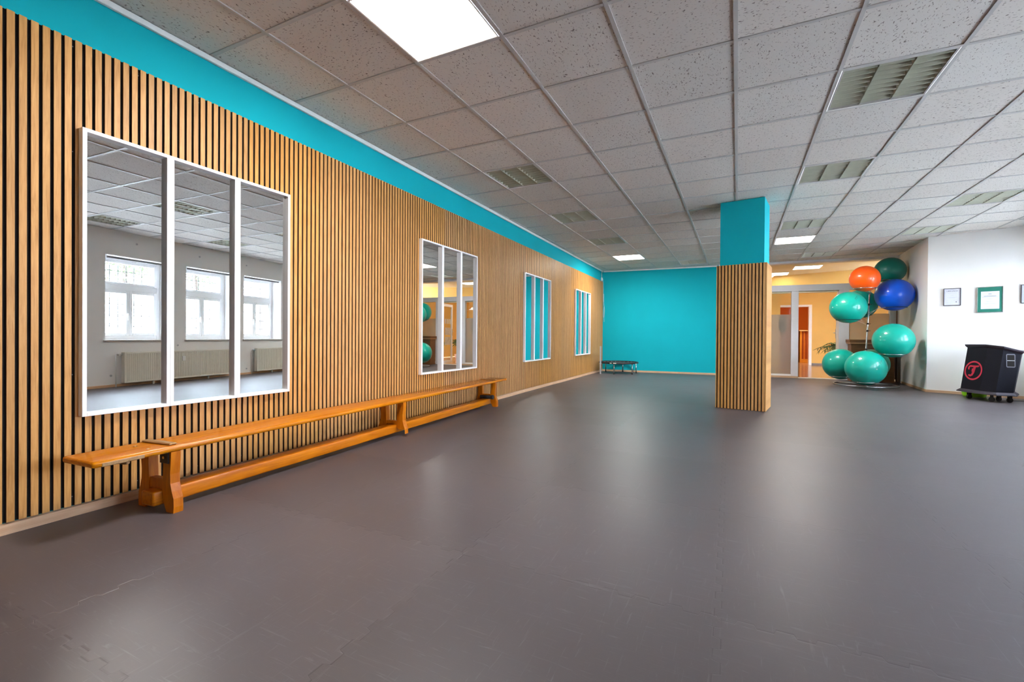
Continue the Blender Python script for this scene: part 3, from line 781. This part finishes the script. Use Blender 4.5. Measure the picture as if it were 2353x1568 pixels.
# ================================================================== exercise balls and their stand
def ballmat(name,col):
    g=G(name); v=g.coord(); x,y,z=g.sep(v)
    st=g.m('SINE',g.m('MULTIPLY',g.m('ADD',z,g.m('MULTIPLY',x,.15)),420.0))
    f=g.noise(v,3,2)
    c=g.mix(f,tuple(q*.92 for q in col),col)
    return g.bsdf(c,.42,normal=g.bump(st,.02,.001),spec=.3,coat=.45,coat_r=.05)
bm_teal=ballmat('teal_vinyl',(0.000,0.36,0.27)); bm_dark=ballmat('dark_green_vinyl',(0.004,0.19,0.145)); bm_or=ballmat('orange_vinyl',(0.90,0.095,0.001)); bm_bl=ballmat('blue_vinyl',(0.002,0.095,0.70))
cB=Vector((3.1504,-2.3760,.9326))
BALLS=[('orange',(5.350,8.348,2.081),.250,bm_or,'shiny orange exercise ball, smallest one near the top of the stand'),
 ('top',(5.927,9.138,2.314),.265,bm_dark,'dark green exercise ball at the very top of the stand, behind the orange one'),
 ('blue',(5.864,8.580,1.774),.310,bm_bl,'bright blue exercise ball on the stand beside the wall'),
 ('lmid',(5.102,8.398,1.536),.310,bm_teal,'turquoise exercise ball left of the pole, below the orange ball'),
 ('bmid',(5.457,9.204,1.649),.300,bm_teal,'turquoise exercise ball mostly hidden behind the upper part of the pole'),
 ('rmid',(5.717,8.016,.896),.315,bm_teal,'turquoise exercise ball right of the pole, below the blue ball'),
 ('lowl',(5.015,8.570,.414),.310,bm_teal,'turquoise exercise ball at lower left, outermost of the bottom three'),
 ('lowc',(5.281,7.869,.387),.3225,bm_teal,'turquoise exercise ball at the bottom front, largest-looking of the lower ones'),
 ('lowr',(5.606,8.960,.415),.300,bm_teal,'turquoise exercise ball at the bottom back, mostly hidden behind the front one')]
m_plug = simple('white_plug',(0.7,0.7,0.68),.5)
m_print = simple('dark_print',(0.01,0.05,0.06),.6)
for key,c,r,mat_,lab in BALLS:
    o=thing('exercise_ball',lab,'exercise ball',c,random.uniform(0,6),'exercise balls on the stand')
    mb=MB(); mb.sph((0,0,0),r,64,40,.985); obj('ball_skin',mb,mat_,o)
    if key in ('lmid','lowc','lowl'):
        # small dark printed mark near the upper right as seen from the room
        mb=MB(); az={'lmid':-1.25,'lowc':-.95,'lowl':-1.0}[key]-o.rotation_euler.z; el={'lmid':.62,'lowc':.42,'lowl':.45}[key]
        for k,(da,de,ln,wd) in enumerate(((0,0,.05,.006),(.02,-.10,.035,.005),(-.04,-.06,.025,.004),(.05,.04,.02,.004))):
            vs=[]
            for q in range(7):
                tt=(q/6-.5); a=az+da+tt*.10+ .05*math.sin(tt*6); e=el+de+tt*ln/r*1.6
                for s_ in (-1,1):
                    aa=a+s_*wd/r/2; vs.append(((r*1.001)*math.cos(e)*math.cos(aa),(r*1.001)*math.cos(e)*math.sin(aa),(r*1.001)*math.sin(e)*.985))
            mb.add(vs,[(2*i,2*i+1,2*i+3,2*i+2) for i in range(6)])
        obj('printed_mark',mb,m_print,o)
    mb=MB(); mb.disc((r-.004,0,0),.010,.006,'x',12); obj('valve_plug',mb,m_plug,o)
st_o=Vector((5.40,8.58,0))
rk=thing('ball_stand','chrome upright stand with wire rings holding the exercise balls','ball stand',st_o)
def pole_at(z): return Vector((.085*z/2.0, -.03*z/2.0, z))
mb=MB(); mb.tube([pole_at(.01),pole_at(.6),pole_at(1.2),pole_at(1.80)],.0125,12); obj('pole',mb,m_chrome,rk)
for z in (.46,.72,1.08,1.22,1.60):
    mb=MB(); p0=pole_at(z-.018); p1=pole_at(z+.018); mb.tube([p0,p1],.019,12); mb.tube([pole_at(z),pole_at(z)+Vector((.045,-.02,0))],.005,8); obj('clamp_collar',mb,m_black,rk)
mb=MB(); R=.52; cx,cy=.05,.12
mb.tube([(cx+R*math.cos(2*PI*k/56),cy+R*math.sin(2*PI*k/56),.012) for k in range(56)],.011,10,closed=True); obj('base_ring',mb,m_steel,rk)
for k in range(3):
    a=.4+2*PI*k/3; mb=MB(); mb.tube([(0,0,.03),(cx+R*math.cos(a),cy+R*math.sin(a),.018)],.011,8); obj('base_spoke',mb,m_steel,rk)
for key,c,r,mat_,lab in BALLS:
    rc=.17 if r<.28 else .19; zc=c[2]-math.sqrt(r*r-rc*rc)*.985-.003
    cc=Vector((c[0]-st_o.x,c[1]-st_o.y,zc))
    if zc<.03: cc.z=.03
    mb=MB(); mb.tube([(cc.x+(rc+.006)*math.cos(2*PI*k/36),cc.y+(rc+.006)*math.sin(2*PI*k/36),cc.z) for k in range(36)],.0055,8,closed=True)
    cr=obj('cradle_ring',mb,m_chrome if key in('orange','rmid','lowc','lowl') else m_black,rk)
    d=Vector((-cc.x,-cc.y,0)); dist=d.length; d.normalize(); sd=Vector((-d.y,d.x,0))
    zp=cc.z-.12 if cc.z>.3 else cc.z+.07
    if key=='orange': zp=1.78
    pp=pole_at(zp); mb=MB()
    for s_ in (-1,1):
        a0=cc+d*(rc*.75)*1.0+sd*(s_*rc*.66); mb.tube([a0,a0*.62+Vector((pp.x,pp.y,cc.z-.01))*.38,pp+Vector((0,0,.02*s_))],.004,6)
    obj('arm',mb,m_steel,rk)

# ================================================================== trampoline, post, wires in the far corner
t=thing('mini_trampoline','small round black mini trampoline on chrome legs by the teal wall','trampoline',(.415,9.12,0),.15)
R=.475; zt=.275
m_mesh = simple('black_jumping_mat',(0.02,0.02,0.022),.6,var=.2,scale=300)
mb=MB(); mb.tube([(R*math.cos(2*PI*k/40),R*math.sin(2*PI*k/40),zt) for k in range(40)],.022,12,closed=True); obj('padded_rim',mb,m_black,t)
mb=MB(); mb.disc((0,0,zt-.006),R-.10,.004,'z',40); obj('jumping_mat',mb,m_mesh,t)
m_cord=simple('grey_cord',(.45,.45,.46),.6)
for k in range(24):
    a=2*PI*k/24; mb=MB(); mb.tube([((R-.10)*math.cos(a),(R-.10)*math.sin(a),zt-.004),((R-.018)*math.cos(a),(R-.018)*math.sin(a),zt-.002)],.004,5); obj('bungee_cord',mb,m_cord,t)
for k in range(6):
    a=2*PI*(k+.35)/6; x,y=(R-.02)*math.cos(a),(R-.02)*math.sin(a)
    mb=MB(); mb.tube([(x,y,zt-.01),(x*1.01,y*1.01,.03)],.012,10); lg=obj('leg',mb,m_chrome,t)
    mb=MB(); mb.disc((x*1.01,y*1.01,0),.019,.035,'z',12,0,.016); obj('rubber_foot',mb,m_rubber,lg)
mb=MB()
for a0,a1 in ((-1.78,-1.68),(-1.60,-1.45)):
    vs=[]
    for q in range(5):
        a=a0+(a1-a0)*q/4-.15
        for z in (zt-.010,zt+.010): vs.append(((R+.0225)*math.cos(a),(R+.0225)*math.sin(a),z))
    mb.add(vs,[(2*i,2*i+1,2*i+3,2*i+2) for i in range(4)])
obj('white_patch',mb,m_trim,t)
mb=MB(); mb.cbox(-.016,.016,-.012,.012,.0,.69,.001); mb.cbox(-.02,.02,-.014,.014,.245,.27,.002)
tag(obj('metal_post',mb,m_greymetal),'thin upright grey metal post standing at the trampoline\'s left side','post').location=(.082,8.62,0)
o=thing('junction_box','small white junction box with a short conduit up to the ceiling, far corner','junction box',FL(.0,9.50,2.47),TH_L)
mb=MB(); mb.cbox(.0,.035,-.035,.035,-.04,.04,.004); mb.cbox(.0,.03,.035,.085,-.008,.014,.003); obj('box',mb,m_trim,o)
mb=MB(); mb.tube([(.012,0,.04),(.012,0,H-.04-2.47)],.007,8); obj('conduit',mb,m_trim,o)
mb=MB(); pts=[(.036,9.545,2.45),(.045,9.56,2.2),(.040,9.575,1.95),(.06,9.59,1.75),(.045,9.585,1.55),(.05,9.59,1.45)]
mb.tube([tuple(FL(*q)) for q in pts],.003,6); mb.tube([tuple(FL(q[0]+.018,q[1]-.02,q[2]-.12)) for q in pts[1:]],.003,6)
tag(obj('hanging_cable',mb,m_trim),'thin pale cables dangling down the far corner below the junction box','cable')

# ================================================================== glass partition to the hallway
g_ = thing('glass_partition','grey framed glass partition with frosted lower panes between room and yellow hallway','partition',OB,TH_B)
def member(mb, x0,x1,z0,z1,y0=-.03,y1=.07,c=.003): mb.cbox(x0,x1,y0,y1,z0,z1,c)
mb=MB()
member(mb,2.72,6.27,2.655,2.709,-.10,.12); member(mb,2.72,6.27,2.017,2.160,-.035,.10)
member(mb,4.280,4.424,.045,2.017); member(mb,5.205,5.400,.0,2.017); member(mb,6.13,6.268,.045,2.655); member(mb,2.72,2.80,.045,2.655); member(mb,3.50,3.60,.085,2.017)
obj('frame',mb,m_grey,g_)
mb=MB(); member(mb,2.80,4.280,.045,.085,-.02,.05); member(mb,5.40,6.13,.045,.085,-.02,.05); obj('bottom_rail',mb,m_whitep,g_)
mb=MB(); mb.cbox(2.72,4.424,-.045,.07,0,.045,.002); mb.cbox(5.40,6.20,-.045,.07,0,.045,.002); obj('skirting',mb,m_pinex,g_)
mb=MB(); member(mb,2.80,4.279,1.978,2.0165,.03,.10); member(mb,4.425,5.204,1.978,2.0165,.03,.10); obj('lit_header_strip',mb,simple('cream_header_glow',(.86,.74,.52),.4),g_)  # strip under the header, the bright lit band put into its cream colour
mb=MB(); mb.cbox(4.424,5.205,-.04,.10,-.002,.016,.004); obj('threshold',mb,simple('pale_threshold',(.80,.74,.66),.35),g_)
for (x0,x1) in ((2.80,3.50),(3.60,4.280),(5.40,6.13)):
    mb=MB(); mb.box(x0,x1,.016,.022,1.481,2.017); obj('clear_pane',mb,m_glass,g_)
    mb=MB(); mb.box(x0,x1,.016,.022,.085,1.479); obj('frosted_pane',mb,m_frost,g_)
for (x0,x1) in ((2.80,4.35),(4.35,6.13)):
    mb=MB(); mb.box(x0+.001,x1-.001,.016,.022,2.160,2.655); obj('transom_pane',mb,m_glass,g_)

hx,hy=FB(5.235,.075)[:2]
mb=MB(); DW=.78; t=.085; T_=.04
mb.cbox(-T_,0,0,t,.012,1.97,.003); mb.cbox(-T_,0,DW-t,DW,.012,1.97,.003); mb.cbox(-T_,0,t,DW-t,.012,.012+t,.003); mb.cbox(-T_,0,t,DW-t,1.97-t,1.97,.003)
leafd=struct('door_1',mb,m_whitep,(hx,hy,0),-.135)
mb=MB(); mb.box(-.024,-.018,t,DW-t,.012+t,1.97-t); obj('pane',mb,m_glass,leafd)
mb=MB()
for (y,z,a,b_) in ((.18,1.32,.12,.16),(.36,1.32,.12,.16),(.54,1.32,.12,.16),(.20,.95,.42,.24),(.20,.62,.42,.26)): mb.box(-.0275,-.0245,y,y+a,z,z+b_)
obj('paper_sheets',mb,simple('pinned_paper',(.62,.58,.50),.7,var=.2,scale=20),leafd)
mb=MB(); mb.cbox(-.052,-.04,DW-.06,DW-.03,.93,1.15,.002); mb.tube([(-.045,DW-.045,1.06),(-.085,DW-.045,1.06),(-.088,DW-.15,1.06)],.009,8); obj('handle',mb,m_steel,leafd)

YB=15.95
mb=MB(); P0=FB(2.6,.031); P1=FB(7.6,.031)
mb.prism([(P0.x,P0.y),(P1.x,P1.y),(7.6,20),(2.6,20)],-.05,0); struct('floor_hallway',mb,m_parquet)
mb=MB(); P0=FB(2.6,.125); P1=FB(7.6,.125); mb.prism([(P0.x,P0.y),(P1.x,P1.y),(7.6,20),(2.6,20)],H,H+.05); struct('ceiling_hallway',mb,m_cream)
mb=MB(); mb.box(2.4,2.6,9.99,20,0,H+.02); struct('wall_hallway_left',mb,m_yellow)
mb=MB(); mb.box(7.6,7.8,10.2,20,0,H+.02); struct('wall_hallway_right',mb,m_yellow)
mb=MB(); mb.box(2.6,4.345,13.8,YB,0,H); struct('wall_hallway_corner',mb,m_yellow)
mb=MB(); mb.prism([(2.6,13.14),(7.6,11.28),(7.6,11.48),(2.6,13.34)],2.33,H); struct('wall_hallway_bulkhead',mb,m_yellow)
mb=MB(); mb.box(5.37,7.6,YB,YB+.15,0,H); mb.box(2.6,4.45,YB,YB+.15,0,H); mb.box(4.45,5.37,YB,YB+.15,2.02,H); struct('wall_hallway_back',mb,m_yellow)
mb=MB(); mb.cbox(5.45,7.6,YB-.015,YB,0,.07,.003); struct('baseboard_hallway',mb,simple('grey_skirting',(.20,.18,.17),.5))
mb=MB(); mb.cbox(5.36,5.45,YB-.02,YB+.16,0,2.08,.003); mb.cbox(4.37,4.46,YB-.02,YB+.16,0,2.08,.003); mb.cbox(4.46,5.36,YB-.02,YB+.16,2.01,2.08,.003)
struct('door_2',mb,m_whitep)
mb=MB(); mb.box(2.6,7.6,19.6,19.75,0,H); mb.box(2.6,3.9,16.11,19.6,0,H); mb.box(6.9,7.6,16.11,19.6,0,H); struct('wall_orange_room',mb,m_orange)
lit('light_panel','lit square ceiling light in the yellow hallway, right one seen over the partition',(4.71,10.93,H-.012),m_hallpanel)
lit('light_panel','lit square ceiling light in the yellow hallway, left one half hidden by pillar',(4.10,12.02,H-.012),m_hallpanel)
lit('light_panel','unseen ceiling light added to brighten the orange room',(5.2,16.9,H-.012),emis('added_orange_room_light',(1.0,.88,.70),12.0))  # added lamp out of view, brightens the orange room
lit('light_panel','unseen lit ceiling light deep in the hallway behind the yellow bulkhead',(5.6,14.4,H-.012),m_hallpanel)  # unseen lamp for the back of the hallway
o=thing('reception_counter','orange-brown slatted wooden counter with pale top, seen through the orange doorway','counter',(5.235,17.4,0))
mb=MB(); mb.cbox(0,1.5,.0,.5,1.185,1.225,.004); obj('counter_top',mb,simple('pale_top',(.75,.55,.25),.35),o)
m_cs=[simple('counter_slat',c,.45) for c in ((.62,.17,.02),(.30,.055,.012),(.78,.30,.04),(.42,.09,.015))]
mb=MB(); x=.09
while x<1.45:
    w_=random.choice((.018,.024,.03)); z=.14; mi=random.randrange(4)
    while z<1.18:
        z1=min(1.18,z+random.uniform(.45,1.1)); mb.box(x,x+w_,.05,.08,z,z1,random.randrange(4)); z=z1
    x+=w_
mb.box(.09,1.45,.08,.48,.14,1.18,1); obj('slat_front',mb,m_cs,o)
mb=MB(); mb.cbox(.03,.09,.04,.48,.0,1.185,.003); mb.cbox(.09,1.45,.03,.48,.0,.14,.003); obj('counter_edge',mb,simple('amber_glow_board',(.85,.42,.05),.4),o)  # glow of the lit edge rails put into the amber colour
mb=MB(); mb.cbox(5.02,5.215,17.5,17.9,0,1.74,.005); tag(obj('cupboard',mb,simple('dark_green_grey',(.06,.07,.06),.5)),'narrow dark tall cupboard left of the counter in the orange room','cupboard')

# potted palm behind the open glass door
o=thing('potted_palm','green palm leaves showing left of the open hallway door','plant',(5.62,11.75,0))
m_leaf = simple('palm_leaf',(0.045,0.11,0.02),.45,var=.4)
mb=MB(); mb.disc((0,0,0),.13,.26,'z',24,0,.17); obj('pot',mb,simple('clay_pot',(.35,.16,.09),.7),o)
mb=MB(); mb.tube([(0,0,.2),(.01,0,.45),(.0,.0,.62)],[.025,.02,.015],8); obj('stem',mb,simple('palm_stem',(.12,.09,.04),.8),o)
random.seed(21)
for k in range(22):
    a=PI+random.uniform(-2.6,2.6); ln=random.uniform(.40,.62); rise=random.uniform(.25,.75)
    mb=MB(); pts=[]
    for q in range(9):
        u=q/8; pts.append(Vector((ln*u*math.cos(a),ln*u*math.sin(a),.58+rise*u*1.1-rise*1.25*u*u+.12*u)))
    mb.tube(pts,.0035,5)
    for q in range(2,9):
        p_=pts[q]; d=(pts[q]-pts[q-1]).normalized(); sd=Vector((-math.sin(a),math.cos(a),0))
        for s_ in (-1,1):
            tip=p_+sd*s_*random.uniform(.10,.16)+d*.09+Vector((0,0,-random.uniform(.02,.07))); mid=(p_+tip)/2+Vector((0,0,.012)); ww=d*.011
            mb.add([p_-ww,mid-ww*1.4,tip,mid+ww*1.4,p_+ww],[(0,1,2,3,4)])
    obj('frond',mb,m_leaf,o)

o=thing('oval_sign','blurred pale blue oval on a thin stem seen through the left frosted pane','sign',FB(4.125,.17))
mb=MB(); mb.tube([(0,0,.02),(0,0,1.02)],.012,8); obj('stem',mb,m_greymetal,o)
mb=MB(); mb.disc((0,0,0),.12,.02,'z',20); obj('base',mb,m_greymetal,o)
mb=MB(); n=28
vs=[(.085*math.cos(2*PI*k/n),-.012,1.24+.22*math.sin(2*PI*k/n)) for k in range(n)]+[(.085*math.cos(2*PI*k/n),.012,1.24+.22*math.sin(2*PI*k/n)) for k in range(n)]
mb.add(vs,[tuple(range(n)),tuple(range(n,2*n))]+[(k,(k+1)%n,n+(k+1)%n,n+k) for k in range(n)]); obj('oval_board',mb,simple('pale_blue_board',(.14,.25,.34),.5),o)

# dark wooden console behind the balls
o=thing('console_table','dark brown wooden console with an oak edged top, behind the exercise balls','console table',OB,TH_B)
mb=MB(); mb.cbox(5.36,6.12,-.36,-.10,.0,.812,.003); obj('body',mb,m_desk,o)
mb=MB(); mb.cbox(5.335,6.16,-.39,-.07,.812,.842,.004); obj('top_board',mb,m_desktop,o)
mb=MB(); mb.cbox(5.325,6.16,-.39,-.375,.842,.905,.002); mb.cbox(5.325,5.34,-.375,-.07,.842,.905,.002); obj('rim_board',mb,m_desk,o)
mb=MB(); p_=FB(6.235,-.08); mb.tube([(p_.x,p_.y,.0),(p_.x,p_.y,H-.06)],.012,10)
tag(obj('heating_pipe',mb,simple('brown_pipe',(.20,.12,.08),.5)),'thin brown vertical pipe in the corner behind the exercise balls','pipe')

# ================================================================== window side, seen in the near mirrors
m_rad = simple('cream_radiator',(0.74,0.70,0.60),.35,var=.02)
def radiator(s, ln, label):
    o=thing('radiator',label,'radiator',FW(-.045,s,.06),TH_W,'radiators under the windows')
    mb=MB(); n=int(ln/.0333); prof=[]
    vs=[]; fs=[]
    for i in range(n+1):
        y=.03+(ln-.06)*i/n
        for dy,dx in ((0,0),(.010,-.0),(.0145,-.007),(.0225,-.007),(.027,0)):
            if i==n and dy>0: break
            vs+=[(-.075+dx+.0,y+dy,.03),(-.075+dx,y+dy,.51)]
    m_=len(vs)//2; fs=[(2*i,2*i+2,2*i+3,2*i+1) for i in range(m_-1)]
    mb.add(vs,fs); mb.box(-.074,-.07,0,ln,0,.54); mb.cbox(-.07,.0,0,ln,.0,.54,.006)
    mb.cbox(-.083,-.068,0,.03,0,.54,.003); mb.cbox(-.083,-.068,ln-.03,ln,0,.54,.003); mb.cbox(-.083,-.068,.03,ln-.03,.51,.54,.003); mb.cbox(-.083,-.068,.03,ln-.03,0,.03,.003)
    obj('panel',mb,m_rad,o)
    mb=MB(); mb.tube([(-.03,0,.50),(-.03,-.09,.50)],.010,8); mb.tube([(-.03,-.075,.50),(-.085,-.075,.50)],.017,12); obj('valve',mb,m_steel,o)
    mb=MB(); mb.tube([(-.03,-.09,.50),(-.03,-.10,.48),(-.03,-.10,-.06)],.009,8); obj('supply_pipe',mb,m_trim,o)
    for y in (ln*.24,ln*.76): 
        mb=MB(); mb.cbox(-.06,-.03,y-.012,y+.012,-.06,.0,.002); obj('foot',mb,m_rad,o)
    return o
r1=radiator(.49,2.12,'long cream panel radiator reflected in the left and middle near mirrors')
mb=MB(); mb.cbox(-.105,-.080,1.02,1.075,.34,.43,.004); obj('heat_meter',mb,m_trim,r1)
radiator(3.31,2.0,'cream panel radiator reflected in the right near mirror only')
for (s,z),lab in zip([(.77,2.536),(1.976,2.517),(3.126,2.513),(1.524,.702),(.361,.197),(3.136,.132)],
    ['grey round plug above the window reflected in the left near mirror','grey round plug above the window reflected in the middle near mirror','grey round plug above the window reflected in the right near mirror',
     'grey round plug on the wall between windows just above the long radiator','grey round plug low on the wall left of the long radiator','grey round plug low on the wall between the two radiators']):
    o=bpy.data.objects
    mb=MB(); mb.disc((-.006,0,0),.018,.006,'x',18); mb.disc((-.010,0,0),.008,.004,'x',12)
    q=obj('wall_plug',mb,m_greymetal); q.location=FW(0,s,z); q.rotation_euler=(0,0,TH_W); tag(q,lab,'wall plug','round plugs on the window wall')

# outside the windows
mb=MB(); mb.box(.6,22,-14,22,-.6,-.3); struct('ground_outside',mb,simple('pale_paving',(.62,.62,.60),.9),OW,TH_W)
m_bark=simple('bark',(.03,.018,.012),.9,var=.3); m_foliage=simple('foliage',(.035,.085,.012),.6,var=.4)
random.seed(5)
for (dx,s,zc,rad,nl,lab) in ((5.2,4.1,3.2,1.1,2200,'leafy green tree outside, seen through the left reflected window'),(5.4,6.4,3.5,1.1,2400,'leafy green tree outside, seen through the middle reflected window'),(5.3,9.1,4.6,1.2,1600,'tree with a thick brown trunk seen through the right reflected window')):
    o=thing('tree',lab,'tree',FW(dx,s,-.3),TH_W,'trees outside the windows')
    tr=.10 if zc<4.5 else .22
    mb=MB(); mb.tube([(0,0,0),(.02,.03,(zc)*.5),(.0,.0,zc+.3)],[tr,tr*.85,tr*.5],12); obj('trunk',mb,m_bark,o)
    mb=MB()
    for k in range(nl):
        d=Vector((random.gauss(0,1),random.gauss(0,1),random.gauss(0,1))).normalized()*rad*random.uniform(.35,1); p_=d+Vector((0,0,zc+.3))
        a=Vector((random.uniform(-1,1),random.uniform(-1,1),random.uniform(-1,1))).normalized(); b_=a.cross(Vector((.3,.5,.8))).normalized()
        mb.add([p_-a*.055,p_+b_*.028,p_+a*.055,p_-b_*.028],[(0,1,2,3)])
    obj('foliage',mb,m_foliage,o)
